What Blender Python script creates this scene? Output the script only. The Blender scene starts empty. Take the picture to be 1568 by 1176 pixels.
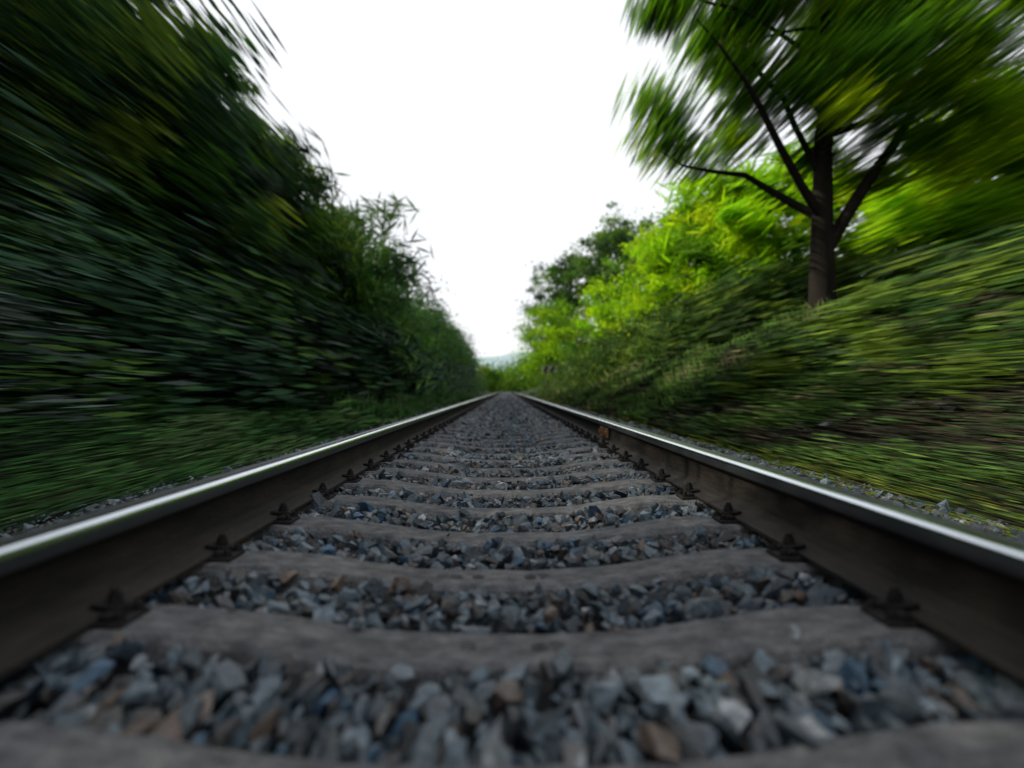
import bpy, bmesh, math
import numpy as np
from mathutils import Vector
R=np.random.default_rng(7)
scene=bpy.context.scene
col=scene.collection
CAMZ=.227
# ---------------------------------------------------------------- materials
def newmat(name):
    m=bpy.data.materials.new(name); m.use_nodes=True
    nt=m.node_tree; nt.nodes.clear()
    out=nt.nodes.new('ShaderNodeOutputMaterial')
    return m,nt,out
def N(nt,t,**kw):
    n=nt.nodes.new(t)
    for k,v in kw.items():
        if k in n.inputs: n.inputs[k].default_value=v
        else: setattr(n,k,v)
    return n
def leafmat(name,alpha=1.0,trans=.4,tint=(1.5,1.7,.7)):
    m,nt,out=newmat(name); L=nt.links.new
    a=N(nt,'ShaderNodeAttribute',attribute_name='leafcol')
    d=N(nt,'ShaderNodeBsdfDiffuse')
    L(a.outputs['Color'],d.inputs['Color']); last=d
    if trans>0:
        t=N(nt,'ShaderNodeBsdfTranslucent')
        mul=N(nt,'ShaderNodeVectorMath',operation='MULTIPLY'); mul.inputs[1].default_value=tint
        L(a.outputs['Color'],mul.inputs[0]); L(mul.outputs[0],t.inputs['Color'])
        mx=N(nt,'ShaderNodeMixShader'); mx.inputs[0].default_value=trans
        L(d.outputs[0],mx.inputs[1]); L(t.outputs[0],mx.inputs[2]); last=mx
    if alpha<1:
        tr=N(nt,'ShaderNodeBsdfTransparent')
        ma=N(nt,'ShaderNodeMixShader'); ma.inputs[0].default_value=alpha
        L(tr.outputs[0],ma.inputs[1]); L(last.outputs[0],ma.inputs[2]); last=ma
    L(last.outputs[0],out.inputs[0])
    return m
def noisemat(name,cols,scale=8,rough=.8,metal=0,bump=.3,stretch=(1,1,1),detail=4,spec=.3,island=False,bscale=None):
    m,nt,out=newmat(name); L=nt.links.new
    tc=N(nt,'ShaderNodeTexCoord'); mp=N(nt,'ShaderNodeMapping'); mp.inputs['Scale'].default_value=stretch
    L(tc.outputs['Object'],mp.inputs[0])
    no=N(nt,'ShaderNodeTexNoise',Scale=scale,Detail=detail,Roughness=.65); L(mp.outputs[0],no.inputs['Vector'])
    cr=N(nt,'ShaderNodeValToRGB'); e=cr.color_ramp.elements
    while len(e)<len(cols): e.new(.5)
    for i,c in enumerate(cols):
        e[i].position=.25+.5*i/(len(cols)-1); e[i].color=(*c,1)
    L(no.outputs['Fac'],cr.inputs[0])
    b=N(nt,'ShaderNodeBsdfPrincipled',Roughness=rough,Metallic=metal); b.inputs['Specular IOR Level'].default_value=spec
    L(cr.outputs[0],b.inputs['Base Color'])
    n2=N(nt,'ShaderNodeTexNoise',Scale=bscale or scale*5,Detail=3); L(mp.outputs[0],n2.inputs['Vector'])
    bp=N(nt,'ShaderNodeBump',Strength=bump,Distance=.02); L(n2.outputs['Fac'],bp.inputs['Height']); L(bp.outputs[0],b.inputs['Normal'])
    L(b.outputs[0],out.inputs[0])
    return m,nt,b,cr
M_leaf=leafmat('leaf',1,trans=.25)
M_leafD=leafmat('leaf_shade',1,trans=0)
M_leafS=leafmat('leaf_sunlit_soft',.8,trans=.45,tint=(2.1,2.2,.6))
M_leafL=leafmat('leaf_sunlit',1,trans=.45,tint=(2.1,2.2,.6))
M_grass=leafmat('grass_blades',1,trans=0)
M_bark=noisemat('bark',[(.008,.007,.006),(.024,.02,.016)],6,.95,stretch=(1,1,.25),spec=.1)[0]
M_rust=noisemat('rail_rust',[(.008,.0075,.007),(.017,.015,.013),(.034,.026,.02)],5,.75,spec=.12,bump=.25,stretch=(3,.5,3))[0]
M_headside=noisemat('rail_head_worn',[(.04,.045,.05),(.09,.10,.105)],4,.42,metal=.8,bump=.05,stretch=(6,.3,6))[0]
M_polish=noisemat('rail_running_band',[(.55,.6,.66),(.78,.84,.9)],4,.15,metal=1,bump=.02,stretch=(20,.3,20))[0]
M_conc=noisemat('sleeper_concrete',[(.035,.036,.040),(.12,.122,.128),(.23,.23,.235)],22,.9,bump=1.0,bscale=170,detail=8,spec=.15)[0]
M_fast=noisemat('fastening_iron',[(.006,.0055,.0055),(.018,.015,.014)],15,.8,bump=.4,spec=.12)[0]
M_soilbed=noisemat('ballast_dust',[(.008,.008,.01),(.022,.022,.026)],40,.95)[0]
m,nt,out=newmat('ballast_stone'); L=nt.links.new
a=N(nt,'ShaderNodeAttribute',attribute_name='leafcol')
tc=N(nt,'ShaderNodeTexCoord'); no=N(nt,'ShaderNodeTexNoise',Scale=45,Detail=3,Roughness=.7); L(tc.outputs['Object'],no.inputs['Vector'])
mr=N(nt,'ShaderNodeMapRange'); mr.inputs[1].default_value=.3; mr.inputs[2].default_value=.7; mr.inputs[3].default_value=.4; mr.inputs[4].default_value=1.6
L(no.outputs['Fac'],mr.inputs[0])
vm=N(nt,'ShaderNodeVectorMath',operation='SCALE'); L(a.outputs['Color'],vm.inputs[0]); L(mr.outputs[0],vm.inputs['Scale'])
b=N(nt,'ShaderNodeBsdfPrincipled',Roughness=.45); b.inputs['Specular IOR Level'].default_value=.4
L(vm.outputs[0],b.inputs['Base Color'])
bp=N(nt,'ShaderNodeBump',Strength=.7,Distance=.006); n2=N(nt,'ShaderNodeTexNoise',Scale=140,Detail=2); L(tc.outputs['Object'],n2.inputs['Vector'])
L(n2.outputs['Fac'],bp.inputs['Height']); L(bp.outputs[0],b.inputs['Normal']); L(b.outputs[0],out.inputs[0])
M_stone=m
# ---------------------------------------------------------------- mesh helpers
class Acc:
    def __init__(s): s.v=[];s.c=[];s.f=[];s.n=0
    def add(s,V,F,C,mat=0,smooth=False):
        V=np.asarray(V,dtype=np.float32).reshape(-1,3)
        C=np.broadcast_to(np.asarray(C,dtype=np.float32),(len(V),3))
        s.v.append(V); s.c.append(C); s.f.append((np.asarray(F)+s.n,mat,smooth)); s.n+=len(V)
    def build(s,name,mats,parent=None):
        me=bpy.data.meshes.new(name)
        V=np.concatenate(s.v); C=np.concatenate(s.c)
        me.vertices.add(len(V)); me.vertices.foreach_set('co',V.ravel())
        idx=np.concatenate([f.ravel() for f,_,_ in s.f]).astype(np.int32)
        tot=np.concatenate([np.full(len(f),f.shape[1]) for f,_,_ in s.f]).astype(np.int32)
        mi=np.concatenate([np.full(len(f),m) for f,m,_ in s.f]).astype(np.int32)
        sm=np.concatenate([np.full(len(f),t) for f,_,t in s.f])
        st=np.concatenate([[0],np.cumsum(tot)[:-1]]).astype(np.int32)
        me.loops.add(len(idx)); me.loops.foreach_set('vertex_index',idx)
        me.polygons.add(len(tot)); me.polygons.foreach_set('loop_start',st); me.polygons.foreach_set('loop_total',tot)
        me.polygons.foreach_set('material_index',mi)
        me.polygons.foreach_set('use_smooth',sm)
        for m in mats: me.materials.append(m)
        at=me.attributes.new('leafcol','FLOAT_COLOR','POINT')
        at.data.foreach_set('color',np.concatenate([C,np.ones((len(C),1))],1).astype(np.float32).ravel())
        me.update(calc_edges=True); me.validate()
        ob=bpy.data.objects.new(name,me); col.objects.link(ob)
        if parent: ob.parent=parent
        return ob
def unit(v): return v/np.maximum(np.linalg.norm(v,axis=-1,keepdims=True),1e-9)
def jit(y,n):
    a=np.where(y<28,.13,.32)
    return (1+R.uniform(-1,1,n)*a)[:,None]
def leaves(acc,P,size,colr,mat,up=0.0,lenfac=1.0,wf=.42):
    """rhombic leaves; close to the line leaves are drawn out along the travel direction"""
    n=len(P); d=P[:,1]
    k=np.clip((46-d)/22,0,1)[:,None]
    rnd=unit(R.normal(size=(n,3))+np.array([0,0,up]))
    y=np.array([[0,1,0]])+R.normal(size=(n,3))*.010
    ax=unit(rnd*(1-k)+y*np.sign(k)*k*1.6)
    b=unit(np.cross(ax,unit(R.normal(size=(n,3)))))
    s=size*R.uniform(.6,1.4,n)
    Ls=(.11*np.clip(d,4,22))*R.uniform(.6,1.5,n)*lenfac
    L_=s*(1-k[:,0])+Ls*k[:,0]
    w=s*(.7*(1-k[:,0])+k[:,0]*wf*np.clip(d/14,.3,1))
    A=ax*(L_/2)[:,None]; B=b*(w/2)[:,None]
    V=np.stack([P-A,P+B,P+A,P-B],1).reshape(-1,3)
    F=np.arange(4*n).reshape(n,4)
    acc.add(V,F,np.repeat(colr,4,axis=0),mat)
def tube(acc,pts,rad,mat,ns=8):
    pts=np.asarray(pts,float); n=len(pts)
    T=unit(np.gradient(pts,axis=0)); ref=np.array([0.3,1,0.1])
    U=unit(np.cross(T,ref)); W=np.cross(T,U)
    an=np.linspace(0,2*np.pi,ns,endpoint=False)
    V=pts[:,None]+np.asarray(rad)[:,None,None]*(U[:,None]*np.cos(an)[None,:,None]+W[:,None]*np.sin(an)[None,:,None])
    F=[]
    for i in range(n-1):
        for j in range(ns):
            F.append((i*ns+j,i*ns+(j+1)%ns,(i+1)*ns+(j+1)%ns,(i+1)*ns+j))
    acc.add(V.reshape(-1,3),np.array(F),(.03,.03,.03),mat,True)
def path(a,b,n=8,wob=.1,sag=0):
    a=np.array(a,float);b=np.array(b,float);t=np.linspace(0,1,n)[:,None]
    p=a+(b-a)*t; w=np.cumsum(R.normal(size=(n,3)),0)*wob/ n**.5; w-=w[0]; 
    p=p+w*np.sin(t*np.pi*.5); p[:,2]+=sag*np.sin(t[:,0]*np.pi)
    return p
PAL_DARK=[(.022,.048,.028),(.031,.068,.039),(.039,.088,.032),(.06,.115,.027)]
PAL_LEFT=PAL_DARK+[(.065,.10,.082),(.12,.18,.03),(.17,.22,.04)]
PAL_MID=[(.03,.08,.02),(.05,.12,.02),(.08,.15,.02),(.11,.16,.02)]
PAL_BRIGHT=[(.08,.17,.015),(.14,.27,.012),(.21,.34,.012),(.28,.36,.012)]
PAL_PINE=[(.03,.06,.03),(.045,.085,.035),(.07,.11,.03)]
def pick(pal,n,w=None):
    return np.array(pal)[R.choice(len(pal),n,p=w)]*R.uniform(.7,1.35,(n,1))
def tree(name,base,crown,nclump,nleaf,size,pal,tr,lm,fork=None,sig=.2,limbs=9,hollow=2.2,wf=.42,wob=.35):
    acc=Acc(); base=np.array(base,float)
    c=np.array(crown[:3],float); r=np.array(crown[3:],float)
    q=unit(R.normal(size=(nclump,3)))
    ph=R.uniform(0,6.28,6); fr=R.normal(size=(6,3))*2.2
    lump=1+.10*np.sum(np.sin(q@fr.T+ph),axis=1)/1.7
    rr=R.uniform(.08,1,nclump)**(1/hollow)*lump
    C=c+q*r*rr[:,None]
    top=c+np.array([0,0,r[2]*.8])
    tp=path(base-[0,0,.3],top,12,wob)
    tp[:4,:2]=base[:2]+(tp[:4,:2]-base[:2])*.3
    rad=tr*np.array([1.45,1.12]+list(np.linspace(1,.12,10)))
    tube(acc,tp,rad,0,10)
    if fork is not None:
        for fb in fork: tube(acc,path(tp[fb[0]],fb[1],10,.3,.2),np.linspace(tr*fb[2],tr*.12,10),0,8)
    for i in range(limbs):
        j=R.integers(3,10); tgt=C[R.integers(nclump)]
        if tgt[2]<tp[j][2]-1: tgt=tgt+[0,0,1.5]
        tube(acc,path(tp[j],tgt,7,.3,.1),np.linspace(rad[j]*.5,.012,7),0,6)
    cc=pick(pal,nclump)
    w=R.uniform(.4,1.6,nclump); ids=R.choice(nclump,nleaf,p=w/w.sum())
    P=C[ids]+R.normal(size=(nleaf,3))*np.array([1,1,.7])*(sig*r.mean()*R.uniform(.5,1.2,nclump))[ids][:,None]
    cl=cc[ids]*jit(P[:,1],nleaf)
    zmin=base[2]+.2; P[:,2]=np.maximum(P[:,2],zmin+R.uniform(0,.5,nleaf))
    leaves(acc,P,size,cl,1,wf=wf)
    return acc.build(name,[M_bark,lm])
def shrubs(name,boxes,nleaf,size,pal,lm,seedclump=200,up=.3):
    acc=Acc()
    for (x0,x1,y0,y1,h) in boxes:
        C=np.stack([R.uniform(x0,x1,seedclump),R.uniform(y0,y1,seedclump),np.zeros(seedclump)],1)
        C[:,2]=ground(C[:,0],C[:,1])+h*R.uniform(.05,1,seedclump)**1.2
        cc=pick(pal,seedclump); ids=R.integers(seedclump,size=nleaf)
        P=C[ids]+R.normal(size=(nleaf,3))*np.array([.4,.6,.3])*min(1,h*.6+.2)
        g=ground(P[:,0],P[:,1]); P[:,2]=np.maximum(P[:,2],g+.02)
        leaves(acc,P,size,cc[ids]*jit(P[:,1],nleaf),0,up,wf=.5)
    return acc.build(name,[lm])
# ---------------------------------------------------------------- terrain
PX=np.array([-900,-60,-12,-6,-4,-2.5,-1.9,-1.75,1.75,1.9,2.5,3.2,4.5,7,9,14,60,900.])
PZ=np.array([6,2,.9,.25,-.05,-.27,-.3,-.42,-.42,-.26,-.22,.1,.85,1.85,2.15,3,6,8.])
def ground(x,y):
    z=np.interp(x,PX,PZ)
    fade=np.clip((220-y)/160,.25,1); z=np.where(x>2.5,-.22+(z+.22)*fade,z)
    a=np.clip((np.abs(x)-2)/2,0,1)
    z=z+a*(.12*np.sin(x*1.3+y*.7)+.09*np.sin(y*1.9-x*.8+1)+.05*np.sin(x*3.1+y*2.7))
    return z
xs=np.unique(np.concatenate([np.linspace(-900,-60,10),np.linspace(-60,-12,14),np.linspace(-12,-1.6,36),np.linspace(-1.6,1.6,5),np.linspace(1.6,14,50),np.linspace(14,60,14),np.linspace(60,900,10)]))
ys=np.unique(np.concatenate([np.linspace(-60,-6,10),np.linspace(-6,40,150),np.linspace(40,220,80),np.linspace(220,2500,20)]))
X,Y=np.meshgrid(xs,ys); Z=ground(X,Y)
nx,ny=len(xs),len(ys)
i=np.arange((ny-1)*(nx-1)); r_,c_=i//(nx-1),i%(nx-1); o=r_*nx+c_
acc=Acc(); acc.add(np.stack([X,Y,Z],-1),np.stack([o,o+1,o+nx+1,o+nx],1),(.1,.1,.1),0,True)
M_ground=noisemat('bank_soil_grass',[(.010,.012,.009),(.02,.034,.012),(.035,.035,.02),(.03,.06,.014)],1.6,.95,bump=.8,stretch=(1.6,.35,1.6),bscale=14,detail=6,spec=.1)[0]
acc.build('ground',[M_ground])
# ---------------------------------------------------------------- track
track=bpy.data.objects.new('railway_track',None); col.objects.link(track)
RC=.7535
half=[(0,0),(.010,-.0002),(.020,-.0010),(.026,-.0026),(.0305,-.0055),(.0335,-.0095),(.0352,-.0145),(.0362,-.020),(.0365,-.036),(.0335,-.041),(.014,-.050),(.0095,-.058),(.0085,-.09),(.0095,-.122),(.016,-.134),(.045,-.144),(.070,-.149),(.075,-.152),(.075,-.160),(0,-.160)]
prof=np.array([(x,z) for x,z in half[:-1]]+[(-x,z) for x,z in half[1:-1]][::-1])
def rail(name,cx):
    acc=Acc(); yy=np.concatenate([np.linspace(-4,40,89),np.linspace(42,260,60)])
    n=len(prof); V=np.zeros((len(yy),n,3)); V[:,:,0]=cx+prof[:,0]; V[:,:,2]=prof[:,1]; V[:,:,1]=yy[:,None]
    V[:,:,0]+=(.0015*np.sin(yy*.9+cx)+.002*np.sin(yy*.31))[:,None]
    acc.v.append(V.reshape(-1,3).astype(np.float32)); acc.c.append(np.full((len(yy)*n,3),.1,np.float32)); 
    sg_=-np.sign(cx)
    for j in range(n):
        j2=(j+1)%n
        zm=(prof[j,1]+prof[j2,1])/2; xm=sg_*(prof[j,0]+prof[j2,0])/2
        mat=2 if (zm>-.0125 and xm>.012) else (1 if zm>-.037 else 0)
        a=np.arange(len(yy)-1)*n
        acc.f.append((np.stack([a+j,a+j2,a+n+j2,a+n+j],1),mat,zm>-.13)); 
    acc.n=len(yy)*n
    return acc.build(name,[M_rust,M_headside,M_polish],track)
rail('rail_a',-RC); rail('rail_b',RC)
SY=np.arange(-3.203,200,.6)
SY=SY+ (1.597-SY[np.argmin(abs(SY-1.597))])
def ztop(x):
    t=np.clip((np.abs(x)-.12)/(.60-.12),0,1); t=t*t*(3-2*t)
    return -.217+.047*t
sx=np.concatenate([np.linspace(-1.3,-.7,5),np.linspace(-.62,.62,23),np.linspace(.7,1.3,5)])
def sleeper_template():
    V=[];F=[]
    for x in sx:
        zt=ztop(x); wt=.092+.018*min(1,abs(x)/.6); 
        V+=[(x,-wt-.035,zt-.2),(x,-wt-.004,zt-.012),(x,-wt+.008,zt),(x,wt-.008,zt),(x,wt+.004,zt-.012),(x,wt+.035,zt-.2)]
    n=6
    for i in range(len(sx)-1):
        for j in range(5): F.append((i*n+j,i*n+j+1,(i+1)*n+j+1,(i+1)*n+j)[::-1])
    return np.array(V),np.array(F)
V,F=sleeper_template(); acc=Acc()
for k,y in enumerate(SY):
    v=V.copy(); v[:,1]+=y+R.normal()*.006; v[:,2]+=R.normal()*.002; v[:,1]+=v[:,0]*R.normal()*.006
    v+=R.normal(size=v.shape)*.0012
    acc.add(v,F,(.2,.2,.2),0,False)
    for e in (0,len(sx)-1):
        acc.f.append((np.array([[acc.n-len(v)+e*6+j for j in (range(6) if e else range(5,-1,-1))]]),0,False))
acc.build('concrete_sleepers',[M_conc],track)
tcu=bpy.data.curves.new('moulded_text','FONT'); tcu.body='SB 8     87'; tcu.size=.065; tcu.extrude=.001; tcu.align_x='CENTER'; tcu.align_y='CENTER'
for q in (1.597,2.197):
    to=bpy.data.objects.new('moulded_text',tcu); to.location=(-.03,q,-.2153); to.parent=track; col.objects.link(to)
tcu.materials.append(noisemat('moulded_dark',[(.02,.02,.02),(.05,.05,.05)],40,.9)[0])
bm=bmesh.new()
def bx(cx,cy,cz,sx_,sy_,sz_,bev=.003,rot=0):
    r=bmesh.ops.create_cube(bm,size=1); vs=r['verts']
    bmesh.ops.scale(bm,vec=(sx_,sy_,sz_),verts=vs)
    if rot: 
        from mathutils import Matrix
        bmesh.ops.rotate(bm,cent=(0,0,0),matrix=Matrix.Rotation(rot,3,'Y'),verts=vs)
    bmesh.ops.translate(bm,vec=(cx,cy,cz),verts=vs)
    es=list({e for v in vs for e in v.link_edges})
    bmesh.ops.bevel(bm,geom=es,offset=bev,segments=1,affect='EDGES')
def cyl(cx,cy,cz,r,h,seg=6):
    q=bmesh.ops.create_cone(bm,cap_ends=True,segments=seg,radius1=r,radius2=r*.96,depth=h)
    bmesh.ops.translate(bm,vec=(cx,cy,cz),verts=q['verts'])
bx(0,0,-.165,.24,.13,.012)
for s in (-1,1):
    bx(s*.088,0,-.153,.020,.11,.014)
    bx(s*.074,0,-.142,.05,.05,.010,.003,rot=s*.12)
    cyl(s*.083,0,-.134,.016,.005,12); cyl(s*.083,0,-.127,.013,.012,6); cyl(s*.083,0,-.118,.008,.010,10)
    for q in (-.042,.042):
        cyl(s*.108,q,-.156,.011,.008,12); cyl(s*.108,q,-.149,.008,.008,4)
bm.verts.index_update(); TV=np.array([v.co[:] for v in bm.verts]); TF=[[v.index for v in f.verts] for f in bm.faces]; bm.free()
bys={}
for f in TF: bys.setdefault(len(f),[]).append(f)
acc=Acc()
for y in SY[SY<75]:
    for s in (-1,1):
        v=TV.copy(); v[:,0]+=s*RC; v[:,1]+=y; acc.v.append(v.astype(np.float32)); acc.c.append(np.full((len(v),3),.05,np.float32))
        for kk,ff in bys.items(): acc.f.append((np.array(ff)+acc.n,0,False))
        acc.n+=len(v)
acc.build('rail_fastenings',[M_fast],track)
M_orange=noisemat('fresh_rust',[(.06,.03,.015),(.17,.08,.035)],20,.8)[0]
bm=bmesh.new()
bx(RC-.022,6.9,-.088,.018,.5,.075,.004)
for q in (-.2,-.07,.07,.2): 
    bx(RC-.038,6.9+q,-.088,.016,.03,.03,.005)
me=bpy.data.meshes.new('fishplate'); bm.to_mesh(me); bm.free(); me.materials.append(M_orange)
ob=bpy.data.objects.new('fishplate',me); ob.parent=track; col.objects.link(ob)
# ballast
BX=np.array([-2.3,-1.85,-1.4,-.62,-.12,.12,.62,1.4,1.85,2.3]); BZ=np.array([-.46,-.30,-.225,-.196,-.236,-.236,-.196,-.225,-.30,-.46])
def bed(x): return np.interp(x,BX,BZ)
acc=Acc()
yy=np.concatenate([np.linspace(-5,60,66),np.linspace(65,260,40)]); xx=np.linspace(-2.3,2.3,47)
X,Y=np.meshgrid(xx,yy); Z=bed(X)-.024
nx=len(xx); i=np.arange((len(yy)-1)*(nx-1)); r_,c_=i//(nx-1),i%(nx-1); o=r_*nx+c_
acc.add(np.stack([X,Y,Z],-1),np.stack([o,o+1,o+nx+1,o+nx],1),(.05,.05,.05),1)
temps=[]
for t in range(30):
    bm=bmesh.new()
    pts=R.normal(size=(12,3)); pts=pts/np.linalg.norm(pts,axis=1)[:,None]*R.uniform(.8,1.1,(12,1))*np.array([1,R.uniform(.6,1),R.uniform(.45,.85)])
    for p in pts: bm.verts.new(p)
    rr=bmesh.ops.convex_hull(bm,input=bm.verts[:])
    bmesh.ops.delete(bm,geom=[v for v in bm.verts if not v.link_faces],context='VERTS')
    bmesh.ops.triangulate(bm,faces=bm.faces[:])
    bm.verts.index_update()
    temps.append((np.array([v.co[:] for v in bm.verts]),np.array([[v.index for v in f.verts] for f in bm.faces]))); bm.free()
def scol(n):
    pal=np.array([(.034,.052,.066),(.017,.027,.038),(.066,.090,.11),(.036,.034,.034),(.06,.042,.032),(.009,.011,.014),(.14,.155,.17),(.022,.055,.095)])
    return pal[R.choice(8,n,p=[.25,.24,.16,.08,.04,.13,.04,.06])]*R.uniform(.6,1.4,(n,1))
def stones(x,y,size,lift):
    n=len(x); q=unit(R.normal(size=(n,4))); w,a,b,c=q.T
    Rm=np.stack([1-2*(b*b+c*c),2*(a*b-c*w),2*(a*c+b*w),2*(a*b+c*w),1-2*(a*a+c*c),2*(b*c-a*w),2*(a*c-b*w),2*(b*c+a*w),1-2*(a*a+b*b)],-1).reshape(n,3,3)
    P=np.stack([x,y,bed(x)+lift],-1); cl=scol(n); tid=R.integers(len(temps),size=n)
    st=1+2.8*np.clip((1.75-y)/.7,0,1)
    for t,(TV,TF) in enumerate(temps):
        s=np.where(tid==t)[0]
        if not len(s): continue
        V=np.einsum('nij,kj->nki',Rm[s],TV)*size[s][:,None,None]
        V[:,:,1]*=st[s][:,None]; V=V+P[s][:,None]
        F=(TF[None]+np.arange(len(s))[:,None,None]*len(TV)).reshape(-1,3)
        acc.add(V.reshape(-1,3),F,np.repeat(cl[s],len(TV),0),0)
def scatter(y0,y1,pitch,rad,liftmax,keep=1.,onsleeper=.008,half=.118):
    gx=np.arange(-2.15,2.15,pitch); gy=np.arange(y0,y1,pitch); X,Y=np.meshgrid(gx,gy)
    x=(X+R.uniform(-.5,.5,X.shape)*pitch).ravel(); y=(Y+R.uniform(-.5,.5,X.shape)*pitch).ravel()
    dy=np.abs((y-SY[0]+.3)%.6-.3)
    on=(dy<half)&(np.abs(x)<1.28)
    k=(~on|(R.random(len(x))<onsleeper))&(R.random(len(x))<keep)
    k&=~((on)&(np.abs(np.abs(x)-RC)<.2))
    x,y,on=x[k],y[k],on[k]; s=rad*np.exp(R.normal(size=len(x))*.28)
    lift=R.uniform(-.012,liftmax,len(x)); lift=np.where(np.abs(np.abs(x)-RC)<.09,np.minimum(lift,0),lift)
    lift=np.where(on,.026+s*.2,lift); s=np.where(on,s*.6,s)
    stones(x,y,s,lift)
scatter(.5,11,.036,.021,.018); scatter(.5,11,.065,.026,.026,.6,.0,.125)
scatter(11,32,.075,.036,.02); scatter(32,90,.17,.064,.015,1,.02)
acc.build('ballast_gravel',[M_stone,M_soilbed])
acc=Acc()
for k in range(22):
    t=temps[R.integers(len(temps))]; 
    x=R.uniform(2.4,3.2); y=R.choice([R.uniform(7,9.6),R.uniform(5,14)]); s=R.uniform(.07,.16)
    acc.add(t[0]*s*[1,2.2,.7]+[x,y,ground(np.array([x]),np.array([y]))[0]+s*.2],t[1],np.array([.022,.025,.03])*R.uniform(.6,1.3),0)
acc.build('rocks',[M_stone])
# ---------------------------------------------------------------- grass and verge
def verge(name,xr,yr,n,pal,hmax,wid,streak):
    acc=Acc()
    y=yr[0]+(yr[1]-yr[0])*R.random(n)**2.0; x=xr[0]+(xr[1]-xr[0])*R.random(n)
    pn=np.sin(x*2.1+1.3*np.sin(y*.8))+.8*np.sin(y*1.1+x*.7+2)+.6*np.sin(x*7.3+y*.9)+R.normal(size=n)*.35
    edge=np.clip((np.abs(x)-1.3)/.9,.12,1)
    h=hmax*R.uniform(.3,1,n)*(1+.3*np.clip(pn,-1,2))*edge; g=np.where(np.abs(x)<2,np.maximum(ground(x,y),bed(x)),ground(x,y))
    P=np.stack([x,y,g+h*R.uniform(0.05,.8,n)],-1)
    idx=np.clip(((pn+2.4)/4.8*len(pal)+R.normal(size=n)*.45).astype(int),0,len(pal)-1)
    cl=np.array(pal)[idx]*R.uniform(.8,1.2,(n,1))
    isS=R.random(n)<np.where(y<14,1.0,streak)
    leaves(acc,P[isS],wid,cl[isS],0,lenfac=.8,wf=.75)
    q=~isS; P2=P[q]; m=len(P2); L=h[q]
    ax=unit(np.array([0,0,1])+R.normal(size=(m,3))*.45); b=unit(np.cross(ax,R.normal(size=(m,3))))*(wid*.35*R.uniform(.6,1.4,m)*(1+y[q]/25))[:,None]
    base=np.stack([x[q],y[q],g[q]-.02],-1)
    Vv=np.stack([base-b,base+b,base+ax*L[:,None]*.6+b*.8,base+ax*L[:,None]*1.2+R.normal(size=(m,3))*.04],1)
    acc.add(Vv.reshape(-1,3),np.arange(4*m).reshape(m,4),np.repeat(cl[q],4,0),0)
    return acc.build(name,[M_grass])
PG=[(.022,.026,.017),(.02,.042,.018),(.026,.07,.022),(.04,.10,.027),(.06,.095,.04)]
PGR=[(.020,.021,.017),(.05,.043,.03),(.03,.055,.02),(.05,.10,.024),(.08,.15,.03),(.115,.12,.055)]
verge('grass',(-6,-1.5),(0,70),90000,PG,.26,.036,.5)
verge('bank_grass',(1.9,9.5),(0,80),220000,PGR,.24,.037,.5)
verge('verge_plants',(1.5,2.4),(0,60),28000,[(.035,.065,.018),(.10,.135,.025),(.07,.065,.025)],.10,.024,.5)
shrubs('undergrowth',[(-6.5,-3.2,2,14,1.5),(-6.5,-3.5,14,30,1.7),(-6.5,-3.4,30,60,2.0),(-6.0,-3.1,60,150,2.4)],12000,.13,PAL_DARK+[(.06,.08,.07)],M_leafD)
shrubs('bank_shrubs',[(3.0,7,3,14,.25),(6.8,9.5,9,17,.4),(5.0,9,21,40,1.5),(3.4,6.5,36,62,1.3),(2.9,5.5,58,110,2.0)],8000,.10,[(.03,.065,.02),(.05,.10,.022),(.035,.055,.025),(.10,.15,.025)],M_leaf)
# ---------------------------------------------------------------- left woodland edge
y=-3.5; k=0  # row starts behind the camera: unseen trees added to shade the track
while y<34:
    x=-8.0+R.uniform(-.6,.5); top=8.6+R.uniform(-1.1,1.1)
    soft=y<18
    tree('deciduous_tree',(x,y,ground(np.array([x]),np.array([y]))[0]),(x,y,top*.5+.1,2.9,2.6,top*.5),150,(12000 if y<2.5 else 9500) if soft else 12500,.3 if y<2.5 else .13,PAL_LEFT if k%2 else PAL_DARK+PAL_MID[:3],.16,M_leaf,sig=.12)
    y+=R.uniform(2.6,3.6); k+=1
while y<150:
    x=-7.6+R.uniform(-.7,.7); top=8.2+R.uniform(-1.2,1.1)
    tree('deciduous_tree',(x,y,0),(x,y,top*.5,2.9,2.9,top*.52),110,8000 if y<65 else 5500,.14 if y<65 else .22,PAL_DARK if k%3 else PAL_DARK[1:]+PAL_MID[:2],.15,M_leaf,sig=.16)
    y+=R.uniform(4.0,6.0); k+=1
def mass(name,rows,nper,size,pal,lm):
    acc=Acc()
    for (x,y,z,rx,ry,rz) in rows:
        nc=60; q=unit(R.normal(size=(nc,3)))*R.uniform(.2,1,(nc,1))**.45
        C=np.array([x,y,z])+q*[rx,ry,rz]; cc=pick(pal,nc); ids=R.integers(nc,size=nper)
        P=C[ids]+R.normal(size=(nper,3))*.2*rx; leaves(acc,P,size,cc[ids]*jit(P[:,1],nper),1)
        tube(acc,path((x,y,min(0,z)-.5),(x,y,z+rz*.6),6,.3),np.linspace(.2,.04,6),0,6)
    return acc.build(name,[M_bark,lm])
mass('woodland',[(-12.5+R.uniform(-1,1),yy_,(3.0 if yy_<22 else 3.9)+R.uniform(-.5,.6),3,3.4,4.4) for yy_ in np.arange(-4,120,4.6)],3000,.28,PAL_DARK,M_leafD)
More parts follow.
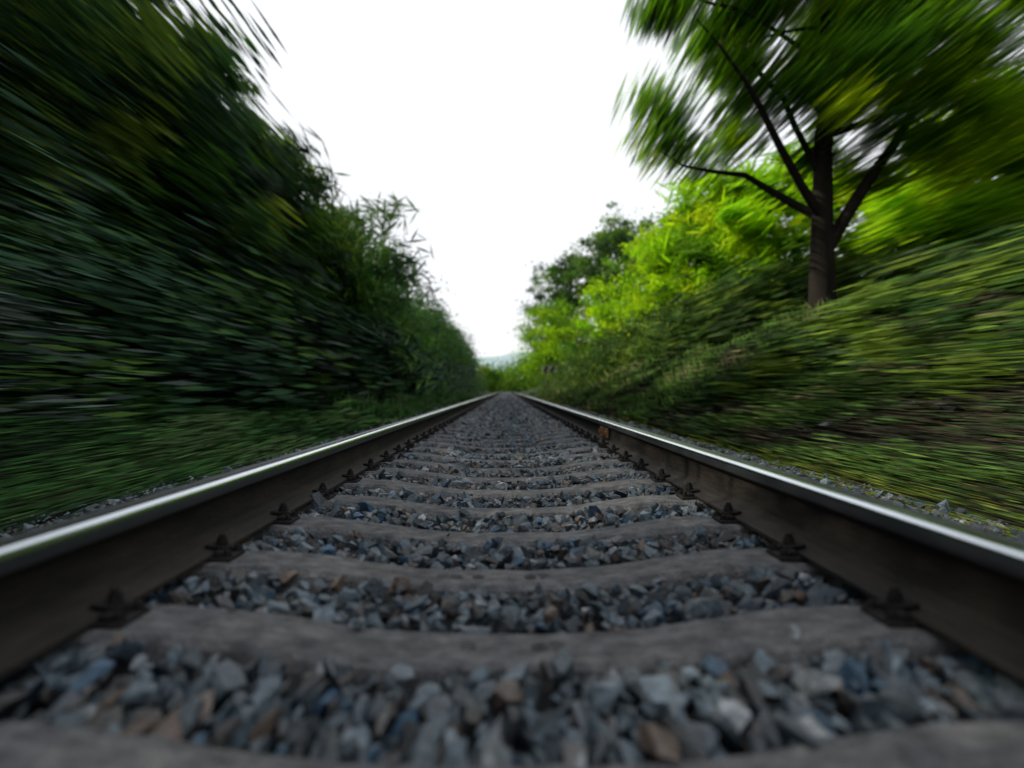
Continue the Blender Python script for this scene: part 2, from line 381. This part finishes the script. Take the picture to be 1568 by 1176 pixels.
# ---------------------------------------------------------------- right side
gz=lambda x,y: float(ground(np.array([x]),np.array([y]))[0])
tx,ty=6.6,19.3; tb=gz(tx,ty)
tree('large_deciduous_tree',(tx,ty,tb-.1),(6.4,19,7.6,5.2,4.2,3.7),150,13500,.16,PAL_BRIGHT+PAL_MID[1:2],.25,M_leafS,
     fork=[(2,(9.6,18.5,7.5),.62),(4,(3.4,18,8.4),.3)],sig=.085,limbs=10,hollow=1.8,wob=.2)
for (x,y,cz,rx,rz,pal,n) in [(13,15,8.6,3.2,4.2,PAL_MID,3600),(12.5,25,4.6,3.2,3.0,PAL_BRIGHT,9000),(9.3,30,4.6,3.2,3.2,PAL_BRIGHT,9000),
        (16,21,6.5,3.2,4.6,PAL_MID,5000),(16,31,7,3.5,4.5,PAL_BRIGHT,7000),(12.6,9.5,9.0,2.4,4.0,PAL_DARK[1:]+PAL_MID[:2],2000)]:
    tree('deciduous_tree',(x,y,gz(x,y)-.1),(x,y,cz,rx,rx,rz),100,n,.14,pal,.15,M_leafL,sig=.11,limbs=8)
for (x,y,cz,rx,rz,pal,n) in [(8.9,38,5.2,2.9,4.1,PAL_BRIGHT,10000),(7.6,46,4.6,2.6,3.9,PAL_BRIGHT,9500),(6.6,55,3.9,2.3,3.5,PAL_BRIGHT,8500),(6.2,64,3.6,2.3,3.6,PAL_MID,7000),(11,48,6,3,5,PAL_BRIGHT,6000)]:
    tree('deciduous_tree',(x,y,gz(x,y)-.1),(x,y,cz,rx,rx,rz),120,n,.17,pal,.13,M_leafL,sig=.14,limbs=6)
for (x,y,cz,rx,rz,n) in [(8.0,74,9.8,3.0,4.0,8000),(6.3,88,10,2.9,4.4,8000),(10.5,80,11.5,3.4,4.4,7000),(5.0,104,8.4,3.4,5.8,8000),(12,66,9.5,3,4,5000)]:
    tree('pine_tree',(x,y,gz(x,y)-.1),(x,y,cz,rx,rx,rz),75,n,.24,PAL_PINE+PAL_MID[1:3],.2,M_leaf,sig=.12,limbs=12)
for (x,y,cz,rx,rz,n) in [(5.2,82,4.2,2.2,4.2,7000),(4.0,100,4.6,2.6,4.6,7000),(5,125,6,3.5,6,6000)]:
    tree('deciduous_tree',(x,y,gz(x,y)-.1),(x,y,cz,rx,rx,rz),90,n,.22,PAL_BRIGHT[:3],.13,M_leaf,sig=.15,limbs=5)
mass('distant_trees',[(x,y,z,rx,rx,rz) for x,y,z,rx,rz in [(-4,170,1.6,3.0,2.8),(0,185,1.4,3.0,2.6),(3.5,172,2.0,3.0,3.6),(-8,200,2.5,4.5,4.5),(7,190,3.4,4.5,4.6),(-1.5,230,2.6,5,3.6),(4,240,3,5,4.5),(-14,220,4,6,6),(14,210,5,6,7),(-24,240,5,8,7),(26,240,6,8,8)]],3000,.42,PAL_MID+PAL_BRIGHT[:2],M_leaf)
m,nt,b,cr=noisemat('hill_forest_hazed',[(.2,.28,.3),(.27,.35,.37)],.02,.95)  # pale blue-green: aerial haze is mixed into the forest colour
M_hill=m
acc=Acc(); hx=np.linspace(-900,900,120); rows=[]
for j,(yy_,s) in enumerate([(1100,0),(1180,.5),(1280,.85),(1400,1),(1700,.3)]):
    rows.append(np.stack([hx,np.full_like(hx,yy_),-2+s*(44+14*np.sin(hx*.006+1)+5*np.sin(hx*.021)+1.5*np.sin(hx*.13))],-1))
V=np.stack(rows); n=120; i=np.arange(4*(n-1)); r_,c_=i//(n-1),i%(n-1); o=r_*n+c_
acc.add(V,np.stack([o,o+1,o+n+1,o+n],1),(.1,.1,.1),0,True); acc.build('hills',[M_hill])
# ---------------------------------------------------------------- lineside marker sign
M_post=noisemat('sign_post_grey',[(.05,.05,.05),(.1,.1,.1)],10,.7)[0]
M_black=noisemat('sign_black',[(.01,.01,.01),(.03,.03,.03)],10,.5)[0]
M_white=noisemat('sign_white',[(.22,.23,.16),(.3,.31,.22)],10,.6)[0]
sg=bpy.data.objects.new('railway_marker_sign',None); col.objects.link(sg)
def part(name,mat,fn):
    global bm
    bm=bmesh.new(); fn(); me=bpy.data.meshes.new(name); bm.to_mesh(me); bm.free(); me.materials.append(mat)
    o=bpy.data.objects.new(name,me); o.parent=sg; col.objects.link(o)
sxp,syp=2.65,57; g0=gz(sxp,syp)
part('post',M_post,lambda:(cyl(sxp-.25,syp,g0+.85,.03,1.9,10),cyl(sxp+.25,syp,g0+.85,.03,1.9,10)))
part('board',M_white,lambda:bx(sxp,syp-.05,1.5,.9,.03,.36,.005))
def diag():
    for dx in (-.25,.16):
        vs=[bm.verts.new((sxp+dx+a,syp-.073,1.5+z)) for a,z in ((-.17,-.17),(.09,-.17),(.24,.17),(-.02,.17))]; bm.faces.new(vs)
part('stripes',M_black,diag)
# ---------------------------------------------------------------- light
sv=Vector((-.78,-.08,.60)).normalized()
elev=math.asin(sv.z); az=math.atan2(sv.x,sv.y)
sl=bpy.data.lights.new('sun','SUN'); sl.energy=5; sl.angle=math.radians(.5); sl.color=(1,.93,.76)
so=bpy.data.objects.new('sun',sl); so.rotation_euler=sv.to_track_quat('Z','Y').to_euler(); col.objects.link(so)
w=bpy.data.worlds.new('World'); scene.world=w; w.use_nodes=True; nt=w.node_tree; nt.nodes.clear()
sky=nt.nodes.new('ShaderNodeTexSky'); sky.sky_type='NISHITA'; sky.sun_disc=False; sky.sun_elevation=elev; sky.sun_rotation=az; sky.dust_density=3; sky.air_density=1
mx=nt.nodes.new('ShaderNodeMix'); mx.data_type='RGBA'; mx.inputs[0].default_value=.86; mx.inputs[7].default_value=(9.7,9.8,10.1,1)
bg=nt.nodes.new('ShaderNodeBackground'); bg.inputs[1].default_value=.12; ow=nt.nodes.new('ShaderNodeOutputWorld')
nt.links.new(sky.outputs[0],mx.inputs[6]); nt.links.new(mx.outputs[2],bg.inputs[0]); nt.links.new(bg.outputs[0],ow.inputs[0])
# ---------------------------------------------------------------- camera
cd=bpy.data.cameras.new('camera'); cam=bpy.data.objects.new('camera',cd); col.objects.link(cam)
cam.location=(0,0,CAMZ); cam.rotation_euler=(math.radians(90.36),0,math.radians(-.36))
cd.sensor_width=36; cd.lens=32.6; cd.clip_end=5000; cd.clip_start=.05
cd.dof.use_dof=True; cd.dof.focus_distance=4.2; cd.dof.aperture_fstop=1.9
scene.camera=cam
scene.view_settings.view_transform='Standard'; scene.view_settings.look='None'; scene.view_settings.exposure=0
